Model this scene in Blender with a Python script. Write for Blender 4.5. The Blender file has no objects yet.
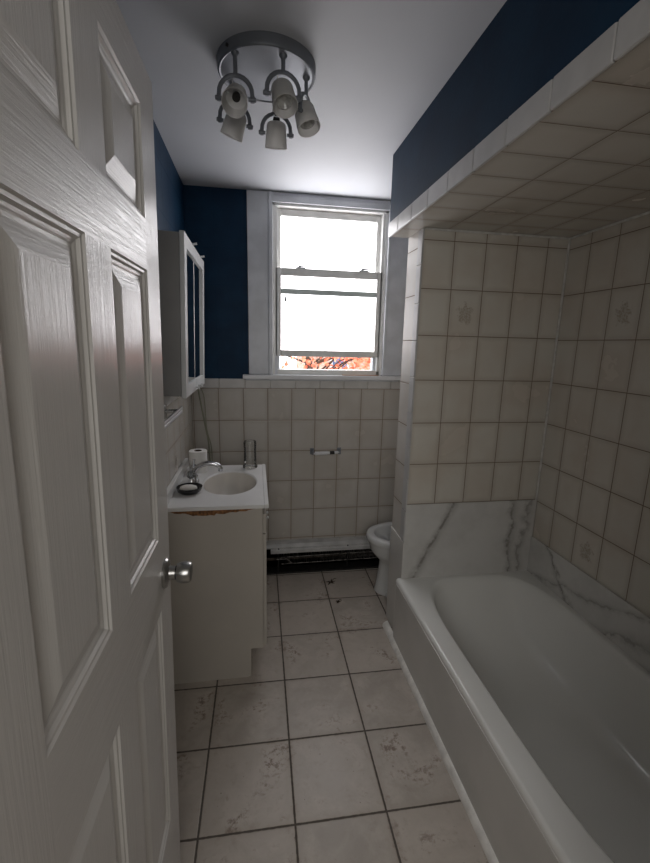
import bpy, bmesh, math, random
from mathutils import Vector, Matrix
random.seed(7)
PI = math.pi
SC = bpy.context.scene
COL = SC.collection

# ------------------------------------------------------------------ room constants (metres)
XL, XR = -0.395, 1.466          # left / right wall faces
YB = 2.765                      # back wall face
YW0, YW1 = 1.939, 2.135         # wing wall between tub and toilet
XW = 0.744                      # wing wall side face
XS = 0.645                      # soffit side face
ZS = 2.063                      # soffit underside
ZC = 2.42                       # ceiling
TW, TH = 0.155, 0.208           # wall tile pitch
TUBZ = 0.36

# ------------------------------------------------------------------ node helpers
class NT:
    def __init__(s, mat):
        mat.use_nodes = True
        s.t = mat.node_tree; s.n = s.t.nodes; s.l = s.t.links
        s.n.clear()
        s.out = s.n.new('ShaderNodeOutputMaterial')
    def new(s, k, **kw):
        n = s.n.new(k)
        for a, b in kw.items(): setattr(n, a, b)
        return n
    def put(s, sock, v):
        if hasattr(v, 'is_output') or isinstance(v, bpy.types.NodeSocket): s.l.new(v, sock)
        elif v is not None: sock.default_value = v
    def m(s, op, a, b=None, c=None, clamp=False):
        n = s.new('ShaderNodeMath', operation=op, use_clamp=clamp)
        s.put(n.inputs[0], a)
        if b is not None: s.put(n.inputs[1], b)
        if c is not None: s.put(n.inputs[2], c)
        return n.outputs[0]
    def mix(s, f, a, b):
        n = s.new('ShaderNodeMix', data_type='RGBA')
        s.put(n.inputs[0], f); s.put(n.inputs[6], a); s.put(n.inputs[7], b)
        return n.outputs[2]
    def pos(s):
        g = s.new('ShaderNodeNewGeometry'); sp = s.new('ShaderNodeSeparateXYZ')
        s.l.new(g.outputs['Position'], sp.inputs[0])
        return g, sp.outputs
    def obj(s):
        g = s.new('ShaderNodeTexCoord'); return g.outputs['Object']
    def comb(s, x, y, z):
        n = s.new('ShaderNodeCombineXYZ')
        for i, v in enumerate((x, y, z)): s.put(n.inputs[i], v)
        return n.outputs[0]
    def noise(s, vec, scale, detail=3, rough=.5, dist=0):
        n = s.new('ShaderNodeTexNoise'); s.put(n.inputs['Vector'], vec)
        n.inputs['Scale'].default_value = scale; n.inputs['Detail'].default_value = detail
        n.inputs['Roughness'].default_value = rough; n.inputs['Distortion'].default_value = dist
        return n.outputs[0]
    def smooth(s, v, a, b, o0=0., o1=1.):
        n = s.new('ShaderNodeMapRange', interpolation_type='SMOOTHSTEP')
        s.put(n.inputs[0], v); n.inputs[1].default_value = a; n.inputs[2].default_value = b
        n.inputs[3].default_value = o0; n.inputs[4].default_value = o1
        return n.outputs[0]
    def bump(s, h, strength, dist, normal=None):
        n = s.new('ShaderNodeBump'); n.inputs['Strength'].default_value = strength
        n.inputs['Distance'].default_value = dist; s.put(n.inputs['Height'], h)
        if normal is not None: s.l.new(normal, n.inputs['Normal'])
        return n.outputs[0]
    def bsdf(s, color, rough=.5, metal=0., normal=None, **kw):
        n = s.new('ShaderNodeBsdfPrincipled')
        s.put(n.inputs['Base Color'], color); s.put(n.inputs['Roughness'], rough); s.put(n.inputs['Metallic'], metal)
        if normal is not None: s.l.new(normal, n.inputs['Normal'])
        for k, v in kw.items(): s.put(n.inputs[k.replace('_', ' ')], v)
        s.l.new(n.outputs[0], s.out.inputs[0])
        return n

def C(r, g, b): return (r, g, b, 1.)
def srgb(r, g, b):
    f = lambda c: (c/255/12.92) if c/255 <= .04045 else ((c/255+.055)/1.055)**2.4
    return (f(r), f(g), f(b), 1.)

def plain(name, col, rough=.5, metal=0., var=.06, scale=8., bump=0., bscale=60., **kw):
    mt = bpy.data.materials.new(name); t = NT(mt)
    o = t.obj(); nz = t.noise(o, scale, 4)
    dark = tuple(c*(1-var*2) for c in col[:3]) + (1.,)
    c = t.mix(t.smooth(nz, .3, .7), dark, col)
    nm = t.bump(t.noise(o, bscale, 3), bump, .004) if bump else None
    t.bsdf(c, rough, metal, nm, **kw)
    return mt

def tile_mask(t, u, v, u0, v0, pu, pv, g):
    """1 on grout, plus integer-cell coordinates"""
    res = []; cells = []
    for c, c0, p in ((u, u0, pu), (v, v0, pv)):
        q = t.m('DIVIDE', t.m('SUBTRACT', c, c0), p)
        cells.append(t.m('FLOOR', q))
        fr = t.m('SUBTRACT', q, cells[-1])
        d = t.m('MULTIPLY', t.m('MINIMUM', fr, t.m('SUBTRACT', 1., fr)), p)
        res.append(d)
    d = t.m('MINIMUM', res[0], res[1])
    return d, cells

def wall_tile(name, axis, u0, v0, upper=None, motifs=(), pu=TW, pv=TH, warm=0., rb_=None, vaxis='z'):
    """ceramic tiles with brown grout; above `upper` plain blue paint"""
    mt = bpy.data.materials.new(name); t = NT(mt)
    g, P = t.pos()
    ax = {'x': P[0], 'y': P[1], 'z': P[2]}
    u, v = ax[axis], ax[vaxis]
    d, cells = tile_mask(t, u, v, u0, v0, pu, pv, .003)
    grout = t.smooth(d, .0009, .0024, 1., 0.)
    wn = t.new('ShaderNodeTexWhiteNoise', noise_dimensions='2D')
    t.l.new(t.comb(cells[0], cells[1], 0.), wn.inputs['Vector'])
    pos = g.outputs['Position']
    n1 = t.noise(pos, 5., 4); n2 = t.noise(pos, 45., 4)
    ca, cb = (C(.475, .455, .42), C(.52, .50, .465)) if not warm else (C(.555, .53, .475), C(.605, .578, .52))
    base = t.mix(wn.outputs[0], ca, cb)
    base = t.mix(t.smooth(n1, .35, .75), base, C(.45+.09*warm, .42+.07*warm, .375+.05*warm))
    edge = t.smooth(d, .003, .03, .35, 0.)
    base = t.mix(edge, base, C(.38, .335, .28))
    for (mu, mv) in motifs:
        du = t.m('SUBTRACT', u, mu); dv = t.m('SUBTRACT', v, mv)
        ang = t.m('ARCTAN2', dv, du)
        r = t.m('SQRT', t.m('ADD', t.m('POWER', t.m('MULTIPLY', du, 1.25), 2.), t.m('POWER', dv, 2.)))
        pet = t.m('MULTIPLY_ADD', t.m('SINE', t.m('MULTIPLY', ang, 5.)), .007, .040)
        pet = t.m('MULTIPLY_ADD', t.noise(pos, 60., 3, .6), .09, t.m('SUBTRACT', pet, .042))
        inn = t.smooth(t.m('SUBTRACT', pet, r), -.006, .010)
        ring = t.m('MULTIPLY', inn, t.smooth(t.noise(pos, 130., 3), .38, .62, .35, 1.))
        base = t.mix(t.m('MULTIPLY', ring, .6), base, C(.27, .215, .16))
    col = t.mix(grout, base, C(.15, .10, .065))
    hgt = t.smooth(d, .001, .006)
    rough = t.m('MULTIPLY_ADD', grout, .5, rb_) if rb_ else t.m('MULTIPLY_ADD', grout, .5, t.m('MULTIPLY_ADD', n1, .08, .22))
    if upper is not None:
        up = t.m('GREATER_THAN', P[2], upper)
        paint = t.mix(t.smooth(t.noise(pos, 9., 5), .3, .75), C(.0015, .022, .056), C(.003, .032, .074))
        col = t.mix(up, col, paint)
        rough = t.m('MAXIMUM', t.m('MULTIPLY', up, .55), rough)
        hgt = t.m('MULTIPLY', hgt, t.m('SUBTRACT', 1., up))
        hgt = t.m('MULTIPLY_ADD', t.noise(pos, 60., 3), t.m('MULTIPLY', up, .6), hgt)
    sl = t.m('MULTIPLY_ADD', up, -.3, .5) if upper is not None else (.15 if rb_ else .5)
    t.bsdf(col, rough, 0., t.bump(hgt, .45, .0015), Specular_IOR_Level=sl)
    return mt

# ------------------------------------------------------------------ mesh helpers
def box(bm, x0, x1, y0, y1, z0, z1, bev=0., seg=2, mat=0):
    vs = [bm.verts.new(p) for p in ((x0,y0,z0),(x1,y0,z0),(x1,y1,z0),(x0,y1,z0),(x0,y0,z1),(x1,y0,z1),(x1,y1,z1),(x0,y1,z1))]
    fs = [bm.faces.new([vs[i] for i in f]) for f in ((3,2,1,0),(4,5,6,7),(0,1,5,4),(1,2,6,5),(2,3,7,6),(3,0,4,7))]
    for f in fs: f.material_index = mat
    if bev > 0:
        es = list({e for f in fs for e in f.edges})
        bmesh.ops.bevel(bm, geom=es, offset=bev, segments=seg, profile=.5, affect='EDGES')
    return fs

def frame_of(d):
    d = Vector(d).normalized()
    a = Vector((0,0,1)) if abs(d.z) < .9 else Vector((1,0,0))
    u = d.cross(a).normalized(); v = d.cross(u).normalized()
    return u, v

def tube(bm, pts, rad, n=12, cap=True, squash=1.):
    pts = [Vector(p) for p in pts]
    rr = rad if isinstance(rad, (list, tuple)) else [rad]*len(pts)
    rings = []; u = None
    for i, p in enumerate(pts):
        d = (pts[min(i+1, len(pts)-1)] - pts[max(i-1, 0)]).normalized()
        if u is None: u, v = frame_of(d)
        else:
            u = (u - d*u.dot(d)).normalized(); v = d.cross(u).normalized()
        rings.append([bm.verts.new(p + (u*math.cos(2*PI*k/n) + v*math.sin(2*PI*k/n)*squash)*rr[i]) for k in range(n)])
    for a, b in zip(rings, rings[1:]):
        for k in range(n): bm.faces.new((a[k], a[(k+1)%n], b[(k+1)%n], b[k]))
    if cap:
        bm.faces.new(rings[0][::-1]); bm.faces.new(rings[-1])
    return rings

def lathe(bm, prof, origin=(0,0,0), axis=(0,0,1), n=32, close0=True, close1=True):
    """prof: list of (radius, height)"""
    o = Vector(origin); a = Vector(axis).normalized(); u, v = frame_of(a)
    rings = []
    for r, h in prof:
        if r < 1e-6: rings.append([bm.verts.new(o + a*h)])
        else: rings.append([bm.verts.new(o + a*h + (u*math.cos(2*PI*k/n) + v*math.sin(2*PI*k/n))*r) for k in range(n)])
    for A, B in zip(rings, rings[1:]):
        for k in range(n):
            if len(A) == 1 and len(B) == 1: continue
            if len(A) == 1: bm.faces.new((A[0], B[(k+1)%n], B[k]))
            elif len(B) == 1: bm.faces.new((A[k], A[(k+1)%n], B[0]))
            else: bm.faces.new((A[k], A[(k+1)%n], B[(k+1)%n], B[k]))
    if close0 and len(rings[0]) > 1: bm.faces.new(rings[0][::-1])
    if close1 and len(rings[-1]) > 1: bm.faces.new(rings[-1])

def loft(bm, rings, closed=True, cap0=False, cap1=False):
    R = [[bm.verts.new(p) for p in r] for r in rings]
    n = len(R[0])
    for A, B in zip(R, R[1:]):
        for k in range(n if closed else n-1):
            bm.faces.new((A[k], A[(k+1)%n], B[(k+1)%n], B[k]))
    if cap0: bm.faces.new(R[0][::-1])
    if cap1: bm.faces.new(R[-1])
    return R

def prism(bm, poly, axis, a, b):
    """extrude 2D polygon along axis ('x','y','z')"""
    def P(p, t):
        return {'x': (t, p[0], p[1]), 'y': (p[0], t, p[1]), 'z': (p[0], p[1], t)}[axis]
    A = [bm.verts.new(P(p, a)) for p in poly]; B = [bm.verts.new(P(p, b)) for p in poly]
    n = len(poly)
    bm.faces.new(A[::-1]); bm.faces.new(B)
    for k in range(n): bm.faces.new((A[k], A[(k+1)%n], B[(k+1)%n], B[k]))

def obj(name, bm, mats, parent=None, smooth=None, label=None, kind=None, loc=None, matrix=None):
    bmesh.ops.recalc_face_normals(bm, faces=bm.faces)
    if smooth is not None:
        bm.normal_update()
        for f in bm.faces: f.smooth = True
        for e in bm.edges:
            if len(e.link_faces) == 2:
                e.smooth = e.calc_face_angle(0) < math.radians(smooth)
    me = bpy.data.meshes.new(name); bm.to_mesh(me); bm.free()
    for m in (mats if isinstance(mats, (list, tuple)) else [mats]): me.materials.append(m)
    o = bpy.data.objects.new(name, me); COL.objects.link(o)
    if matrix is not None: o.matrix_world = matrix
    if loc is not None: o.location = loc
    if smooth is not None and smooth <= 60 and len(me.polygons) < 4000:
        wn = o.modifiers.new('wn', 'WEIGHTED_NORMAL'); wn.keep_sharp = True; wn.weight = 100
    if parent is not None:
        o.parent = parent
        if loc is None and matrix is None: o.matrix_parent_inverse = Matrix.Translation(parent.location).inverted() if parent.rotation_euler.to_matrix().is_identity else parent.matrix_basis.inverted() if hasattr(parent, 'matrix_basis') else Matrix()
    if label: o['label'] = label
    if kind: o['kind'] = kind
    return o

def tag(o, label, cat, group=None):
    o['label'] = label; o['category'] = cat
    if group: o['group'] = group
    return o

def thing(name, label, cat, loc=(0,0,0), group=None):
    o = bpy.data.objects.new(name, None); COL.objects.link(o); o.location = loc
    o.empty_display_size = .05
    return tag(o, label, cat, group)

def struct(name, bm, mats, label, cat, smooth=None, parent=None, matrix=None):
    o = obj(name, bm, mats, parent, smooth, matrix=matrix)
    o['kind'] = 'structure'; o['label'] = label
    if parent is None: o['category'] = cat
    return o
def sbox(name, b, mat, label, cat, bev=0.):
    bm = bmesh.new(); box(bm, *b, bev=bev); return struct(name, bm, mat, label, cat)

# ------------------------------------------------------------------ materials
M = {}
def shade_mat():
    mt = bpy.data.materials.new('frosted_shade_glass'); t = NT(mt); o = t.obj()
    c = t.mix(t.noise(o, 20., 3), C(.74, .73, .71), C(.80, .79, .77))
    b = t.bsdf(c, .35); tr = t.new('ShaderNodeBsdfTranslucent'); t.l.new(c, tr.inputs[0])
    mx = t.new('ShaderNodeMixShader'); mx.inputs[0].default_value = .5
    t.l.new(b.outputs[0], mx.inputs[1]); t.l.new(tr.outputs[0], mx.inputs[2]); t.l.new(mx.outputs[0], t.out.inputs[0]); return mt
M['tile_back'] = wall_tile('back_tiles', 'x', -.2327, 1.2603, upper=1.319)
M['tile_left'] = wall_tile('left_tiles', 'y', YB-.012, 1.2603, upper=1.319)
M['tile_wing'] = wall_tile('shower_end_tiles', 'x', .8935, 2.0142, motifs=[(.8935+TW/2, 2.0142-1.5*TH)], warm=1.)
M['tile_right'] = wall_tile('shower_side_tiles', 'y', 1.7989, 2.0071, motifs=[(1.7989-1.5*TW, 2.0071-1.5*TH), (1.7989-1.5*TW, 2.0071-6.5*TH)], warm=1.)
M['tile_side'] = wall_tile('wing_side_tiles', 'y', 1.985, 1.99, pu=.155, pv=.208, rb_=.42)
M['tile_soffit'] = wall_tile('soffit_tiles', 'x', .860-.208, 1.02, pu=.208, pv=.160, vaxis='y', warm=1.)

def paint_blue():
    mt = bpy.data.materials.new('navy_paint'); t = NT(mt); o = t.pos()[0].outputs['Position']
    c = t.mix(t.smooth(t.noise(o, 7., 5), .3, .75), C(.0015, .022, .056), C(.003, .032, .074))
    t.bsdf(c, .6, 0., t.bump(t.noise(o, 70., 3), .25, .002), Specular_IOR_Level=.2); return mt
M['blue'] = paint_blue()
M['ceil'] = plain('ceiling_paint', C(.66, .68, .72), .6, var=.03, scale=2., bump=.12, bscale=30.)
M['white'] = plain('white_gloss_paint', C(.72, .73, .75), .35, var=.05, scale=6., bump=.1, bscale=40.)
M['casing'] = plain('casing_paint', C(.62, .64, .68), .4, var=.08, scale=9., bump=.3, bscale=35.)
M['grey_trim'] = plain('grey_plastic_trim', C(.55, .55, .52), .4, var=.1, scale=12.)
M['glaze'] = plain('bullnose_glaze', C(.57, .56, .545), .3, var=.06, scale=12.)
M['glaze_dimmed'] = plain('bullnose_glaze_dimmed', C(.46, .455, .45), .5, var=.06, scale=12., Specular_IOR_Level=.25)  # same glaze, darkened and dulled to tone down the window glare
M['round'] = plain('quarter_round_paint', C(.80, .79, .75), .4, var=.12, scale=22.)
M['caulk'] = plain('white_caulk', C(.66, .65, .62), .5, var=.12, scale=30.)
M['tub'] = plain('white_enamel', C(.74, .745, .72), .13, var=.02, scale=3.)
M['apron'] = plain('apron_laminate', C(.58, .57, .545), .22, var=.06, scale=3.)
M['hall'] = plain('hall_paint', C(.5, .47, .43), .7)
M['chrome'] = plain('chrome', C(.62, .63, .65), .14, 1., var=.02)
M['satin'] = plain('satin_aluminium', C(.50, .50, .51), .45, .5, var=.05)
M['brushed'] = plain('brushed_nickel', C(.42, .42, .41), .28, 1., var=.05, scale=40.)
M['grey_metal'] = plain('satin_grey_metal', C(.20, .215, .24), .45, .3, var=.05)
M['plate'] = plain('satin_plate', C(.36, .38, .42), .5, .3, var=.05)
M['shade'] = shade_mat()
M['bulb'] = plain('bulb_glass', C(.55, .55, .53), .1, var=.2, scale=60.)
M['black'] = plain('black_socket', C(.015, .013, .012), .4)
M['ceramic'] = plain('white_ceramic', C(.60, .61, .61), .12, var=.03)
M['counter'] = plain('cultured_marble', C(.70, .70, .69), .2, var=.03, scale=5.)
M['basin'] = plain('basin_ivory', C(.60, .57, .52), .2, var=.05, scale=6.)
M['vanity'] = plain('vanity_laminate', C(.44, .41, .365), .4, var=.05, scale=3., bump=.06)
M['chip'] = plain('raw_particle_board', C(.28, .13, .05), .9, var=.35, scale=70., bump=.7, bscale=200.)
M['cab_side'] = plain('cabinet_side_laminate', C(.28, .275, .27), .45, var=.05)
M['cab_frame'] = plain('cabinet_frame_paint', C(.62, .63, .63), .35, var=.05)
M['mirror'] = plain('mirror_glass', C(.80, .84, .86), .03, 1., var=.0)
M['cream'] = plain('sash_cream', C(.78, .78, .76), .4, var=.06, scale=10.)
M['paper'] = plain('tissue_paper', C(.74, .73, .71), .95, var=.04, scale=30., bump=.4, bscale=150.)
M['card'] = plain('cardboard_core', C(.10, .07, .05), .9)
M['soap'] = plain('white_soap', C(.76, .74, .70), .4)
M['dish'] = plain('black_dish', C(.018, .018, .02), .25)
M['iron'] = plain('dark_heater_metal', C(.022, .021, .02), .6, .2, var=.3, scale=30.)
M['fins'] = plain('aluminium_fins', C(.34, .32, .30), .6, .3, var=.5, scale=60.)
M['dust'] = plain('dull_copper_pipe', C(.09, .07, .055), .6, .5, var=.4, scale=40.)
M['heat_top'] = plain('heater_cover_paint', C(.50, .50, .49), .4, var=.12, scale=14.)
M['cord'] = plain('grey_green_cord', C(.30, .30, .23), .8, var=.1)
M['leaf'] = plain('dead_leaf', C(.05, .028, .014), .8, var=.4, scale=90.)
M['wood'] = plain('shim_wood', C(.42, .24, .15), .7)

def glassmat(name, col=(.9,.93,.92), rough=.02):
    mt = bpy.data.materials.new(name); t = NT(mt)
    g = t.new('ShaderNodeBsdfGlass'); g.inputs['Color'].default_value = (*col, 1); g.inputs['Roughness'].default_value = rough; g.inputs['IOR'].default_value = 1.45
    tr = t.new('ShaderNodeBsdfTransparent'); tr.inputs[0].default_value = (*col, 1)
    fr = t.new('ShaderNodeFresnel'); fr.inputs[0].default_value = 1.45
    gl = t.new('ShaderNodeBsdfGlossy'); gl.inputs['Roughness'].default_value = .04
    nz = t.noise(t.obj(), 25., 3)
    f = t.m('MULTIPLY_ADD', nz, .10, t.m('MULTIPLY_ADD', fr.outputs[0], .9, .02), clamp=True)
    mx = t.new('ShaderNodeMixShader'); t.l.new(f, mx.inputs[0]); t.l.new(tr.outputs[0], mx.inputs[1]); t.l.new(gl.outputs[0], mx.inputs[2])
    t.l.new(mx.outputs[0], t.out.inputs[0]); return mt
M['glass'] = glassmat('clear_glass', (.985,.99,.985))
M['acrylic'] = glassmat('acrylic', (.75,.77,.78))

def frosted():
    """translucent frosted pane glowing with daylight"""
    mt = bpy.data.materials.new('frosted_daylight_pane'); t = NT(mt)
    g, P = t.pos()
    f = t.smooth(t.noise(g.outputs['Position'], 2.2, 2), .35, .7)
    low = t.smooth(P[2], 1.45, 2.0, 1., 0.)
    c = t.mix(t.m('MULTIPLY', f, low), C(1., .975, 1.), C(1., .86, .88))
    e = t.new('ShaderNodeEmission'); t.l.new(c, e.inputs[0]); e.inputs[1].default_value = PANE
    d = t.new('ShaderNodeBsdfPrincipled'); d.inputs['Base Color'].default_value = C(.8,.8,.8); d.inputs['Roughness'].default_value = .3
    a = t.new('ShaderNodeAddShader'); t.l.new(e.outputs[0], a.inputs[0]); t.l.new(d.outputs[0], a.inputs[1])
    t.l.new(a.outputs[0], t.out.inputs[0]); return mt
PANE = 4.6
M['frost'] = frosted()

def door_mat(name, horiz):
    mt = bpy.data.materials.new(name); t = NT(mt); o = t.obj()
    mp = t.new('ShaderNodeMapping'); t.l.new(o, mp.inputs[0])
    mp.inputs['Scale'].default_value = (6., 60., 240.) if horiz else (240., 60., 6.)
    n = t.noise(mp.outputs[0], 1., 5, .62, .7)
    mp2 = t.new('ShaderNodeMapping'); t.l.new(o, mp2.inputs[0])
    mp2.inputs['Scale'].default_value = (3., 20., 90.) if horiz else (90., 20., 3.)
    n2 = t.noise(mp2.outputs[0], 1., 3, .5, 1.2)
    h = t.m('MULTIPLY_ADD', n2, .6, n)
    h = t.smooth(h, .55, 1.0)
    c = t.mix(t.smooth(t.noise(o, 3., 3), .3, .7), C(.54, .525, .505), C(.58, .57, .55))
    t.bsdf(c, t.m('MULTIPLY_ADD', n, .12, .19), 0., t.bump(h, .32, .0009)); return mt
M['door_v'] = door_mat('door_grain_vertical', False)
M['door_h'] = door_mat('door_grain_horizontal', True)

def floor_mat():
    mt = bpy.data.materials.new('floor_tiles'); t = NT(mt)
    g, P = t.pos(); pos = g.outputs['Position']
    a = .0104
    x = t.m('SUBTRACT', P[0], -.186); y = t.m('SUBTRACT', P[1], 2.0423)
    u = t.m('SUBTRACT', t.m('MULTIPLY', x, math.cos(a)), t.m('MULTIPLY', y, math.sin(a)))
    v = t.m('ADD', t.m('MULTIPLY', x, math.sin(a)), t.m('MULTIPLY', y, math.cos(a)))
    d, cells = tile_mask(t, u, v, 0., 0., .31, .31, .006)
    d2 = t.m('MULTIPLY_ADD', t.noise(pos, 60., 2), .003, t.m('SUBTRACT', d, .0015))
    grout = t.smooth(d2, .0026, .0042, 1., 0.)
    wn = t.new('ShaderNodeTexWhiteNoise', noise_dimensions='2D'); t.l.new(t.comb(cells[0], cells[1], 0.), wn.inputs['Vector'])
    n1 = t.noise(pos, 6., 6, .65, .4); n2 = t.noise(pos, 28., 5, .6)
    base = t.mix(wn.outputs[0], C(.35, .315, .275), C(.43, .385, .335))
    base = t.mix(t.smooth(n1, .35, .7), base, C(.48, .435, .385))
    base = t.mix(t.smooth(n2, .5, .8, 0., .5), base, C(.30, .255, .21))
    st = t.m('MULTIPLY', t.smooth(t.noise(pos, 6., 4, .6, .6), .54, .66), t.smooth(t.noise(pos, 38., 6, .75), .47, .60))
    base = t.mix(t.m('MULTIPLY', st, .8), base, C(.15, .10, .07))
    sp = t.smooth(t.noise(pos, 80., 3, .6), .70, .74)
    base = t.mix(t.m('MULTIPLY', sp, .8), base, C(.07, .05, .04))
    ed = t.m('MULTIPLY', t.smooth(d, .0, .035, .55, 0.), t.smooth(n1, .4, .7))
    base = t.mix(ed, base, C(.24, .19, .15))
    col = t.mix(grout, base, C(.085, .072, .06))
    h = t.m('MULTIPLY_ADD', n2, .25, t.smooth(d2, .002, .007))
    t.bsdf(col, t.m('MULTIPLY_ADD', grout, .4, t.m('MULTIPLY_ADD', n1, .3, .26)), 0., t.bump(h, .5, .0022))
    return mt
M['floor'] = floor_mat()

def marble(name, axis, veins):
    mt = bpy.data.materials.new(name); t = NT(mt)
    g, P = t.pos(); pos = g.outputs['Position']; u = P[0] if axis == 'x' else P[1]; z = P[2]
    n = t.noise(pos, 7., 5, .6); n2 = t.noise(pos, 30., 4, .6)
    col = t.mix(t.smooth(n, .35, .75), C(.60, .595, .575), C(.52, .515, .495))
    for (u0, z0, k, w, amp, dark) in veins:
        q = t.m('SUBTRACT', t.m('SUBTRACT', u, u0), t.m('MULTIPLY', t.m('SUBTRACT', z, z0), k))
        q = t.m('MULTIPLY_ADD', t.m('SUBTRACT', n, .5), amp, q)
        q = t.m('MULTIPLY_ADD', t.m('SUBTRACT', n2, .5), amp*.22, q)
        dd = t.m('ABSOLUTE', q)
        soft = t.smooth(dd, 0., w*3.2, .6, 0.); core = t.smooth(dd, w*.15, w*.9, .45, 0.)
        f = t.m('MULTIPLY', t.m('ADD', soft, core), t.smooth(n2, .3, .6, .4, 1.), clamp=True)
        col = t.mix(t.m('MULTIPLY', f, dark), col, C(.17, .155, .14))
    t.bsdf(col, .15); return mt
M['marble_end'] = marble('marble_end', 'x', [(.81, .37, .48, .014, .06, .8), (1.34, .37, -.02, .014, .12, .75), (1.40, .37, .04, .012, .16, .6)])
M['marble_side'] = marble('marble_side', 'y', [(1.55, .45, -3.5, .03, .35, .55), (1.28, .42, -2.2, .03, .3, .6), (1.75, .5, 1.1, .014, .25, .8), (.9, .45, -3., .03, .4, .5)])

# ------------------------------------------------------------------ room shell
T = .12
sbox('floor', (-1.3, 1.7, -1.3, YB+T, -.06, 0), M['floor'], 'beige ceramic floor tiles with dark grout and dirt marks', 'floor')
sbox('ceiling', (XL-T, XR+T, .10, YB+T, ZC, ZC+.06), M['ceil'], 'smooth pale grey painted ceiling', 'ceiling')
sbox('wall_left', (XL-T, XL, .10, YB+T, 0, ZC), M['tile_left'], 'left wall, beige tiles below and navy blue paint above', 'wall')
# back wall with window opening
WX0, WX1, WZ0, WZ1 = .110, .824, 1.352, 2.362
bm = bmesh.new()
box(bm, XL, WX0, YB, YB+T, 0, ZC); box(bm, WX1, XR+T, YB, YB+T, 0, ZC)
box(bm, WX0, WX1, YB, YB+T, 0, WZ0-.03); box(bm, WX0, WX1, YB, YB+T, WZ1, ZC)
struct('wall_back', bm, M['tile_back'], 'back wall under the window, beige tiles below and navy blue paint above', 'wall')
sbox('wall_right', (XR, XR+T, .10, YB+T, 0, ZC), M['tile_right'], 'right shower wall with beige tiles and flower motifs', 'wall')
# wing wall: end face tiles and side face tiles
bm = bmesh.new()
fs = box(bm, XW, XR, YW0, YW1, 0, ZS)
for f in fs:
    f.material_index = 1 if f.calc_center_median().x < XW+.001 else 0
struct('wall_wing', bm, [M['tile_wing'], M['tile_side']], 'short tiled partition wall at the end of the bathtub', 'wall')
bm = bmesh.new()
fs = box(bm, XS, XR, .10, YW1, ZS, ZC)
for f in fs:
    c = f.calc_center_median()
    f.material_index = 1 if c.z < ZS+.001 else 0
struct('ceiling_soffit', bm, [M['blue'], M['tile_soffit']], 'lowered soffit over the bathtub, navy side and tiled underside', 'soffit')
sbox('wall_front', (.66, XR, .30, .42, 0, ZS), M['tile_wing'], 'tiled wall at the near end of the bathtub', 'wall')
# doorway wall: jamb side, header
bm = bmesh.new()
box(bm, XL, -.285, .16, .28, 0, ZC); box(bm, .50, .66, .16, .28, 0, ZC); box(bm, -.285, .50, .16, .28, 2.08, ZC)
box(bm, .66, XR, .16, .30, 0, ZS)
struct('wall_doorway', bm, M['hall'], 'painted wall around the bathroom doorway', 'wall')
bm = bmesh.new()  # unseen hall shell, added to keep sky light from flooding the doorway
box(bm, -1.42, -1.3, -1.3, .16, 0, ZC); box(bm, 1.7, 1.82, -1.3, .16, 0, ZC); box(bm, -1.42, 1.82, -1.42, -1.3, 0, ZC)
box(bm, -1.3, XL, .10, .16, 0, ZC); box(bm, .70, 1.7, .10, .16, 0, ZC)
struct('wall_hall', bm, M['hall'], 'unseen plain hallway walls added outside the bathroom to shut out sky light', 'wall')
sbox('ceiling_hall', (-1.42, 1.82, -1.42, .10, ZC, ZC+.06), M['hall'], 'unseen plain hallway ceiling added outside the bathroom to shut out sky light', 'ceiling')

# bullnose trim rows -----------------------------------------------------------
def strip(name, items, label, bev=.004):
    bm = bmesh.new()
    for b in items: box(bm, *b, bev=bev, seg=2)
    return struct(name, bm, [M['glaze_dimmed'] if name == 'trim_4' else M['glaze']], label, 'trim', smooth=40)
g = .0015
its = []
x = -.2255 - .16
while x < XR:
    a, b = max(x, XL+.001), min(x+.16, XR-.001)
    if b-a > .01: its.append((a+g, b-g, YB-.007, YB+.004, 1.2618, 1.321))
    x += .16
strip('trim_1', its, 'row of bullnose tiles along the top of the back wall tiling')
its = []
y = .30
while y < YB-.01:
    its.append((XL-.004, XL+.007, y+g, min(y+.16, YB-.008)-g, 1.2618, 1.321)); y += .16
strip('trim_2', its, 'row of bullnose tiles along the top of the left wall tiling')
its = []
y = 1.988+.146
ys = [YW1, 1.988] + [1.988-.1705*k for k in range(1, 11)]
for a, b in zip(ys, ys[1:]):
    if a > .3: its.append((XS-.007, XS+.004, max(b, .17)+g, a-g, ZS-.006, 2.122))
strip('trim_3', its, 'row of glossy bullnose tiles along the lower edge of the soffit')
its = []
zs = [ZS-.002] + [1.909-.1685*k for k in range(0, 9)]
zs = [z for z in zs if z > .57] + [.566]
for a, b in zip(zs, zs[1:]): its.append((XW-.006, XW+.004, YW0-.006, YW0+.052, b+g, a-g))
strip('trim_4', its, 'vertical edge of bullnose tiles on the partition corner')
bm = bmesh.new()
box(bm, XR-.010, XR, YW0-.010, YW0, .56, ZS, bev=.004)
box(bm, XW+.005, XR, YW0-.007, YW0, ZS-.009, ZS, bev=.003)
box(bm, XR-.008, XR, .42, YW0, ZS-.010, ZS, bev=.003)
struct('trim_5', bm, M['caulk'], 'white caulk line in the shower corner and below the soffit', 'trim')
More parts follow.
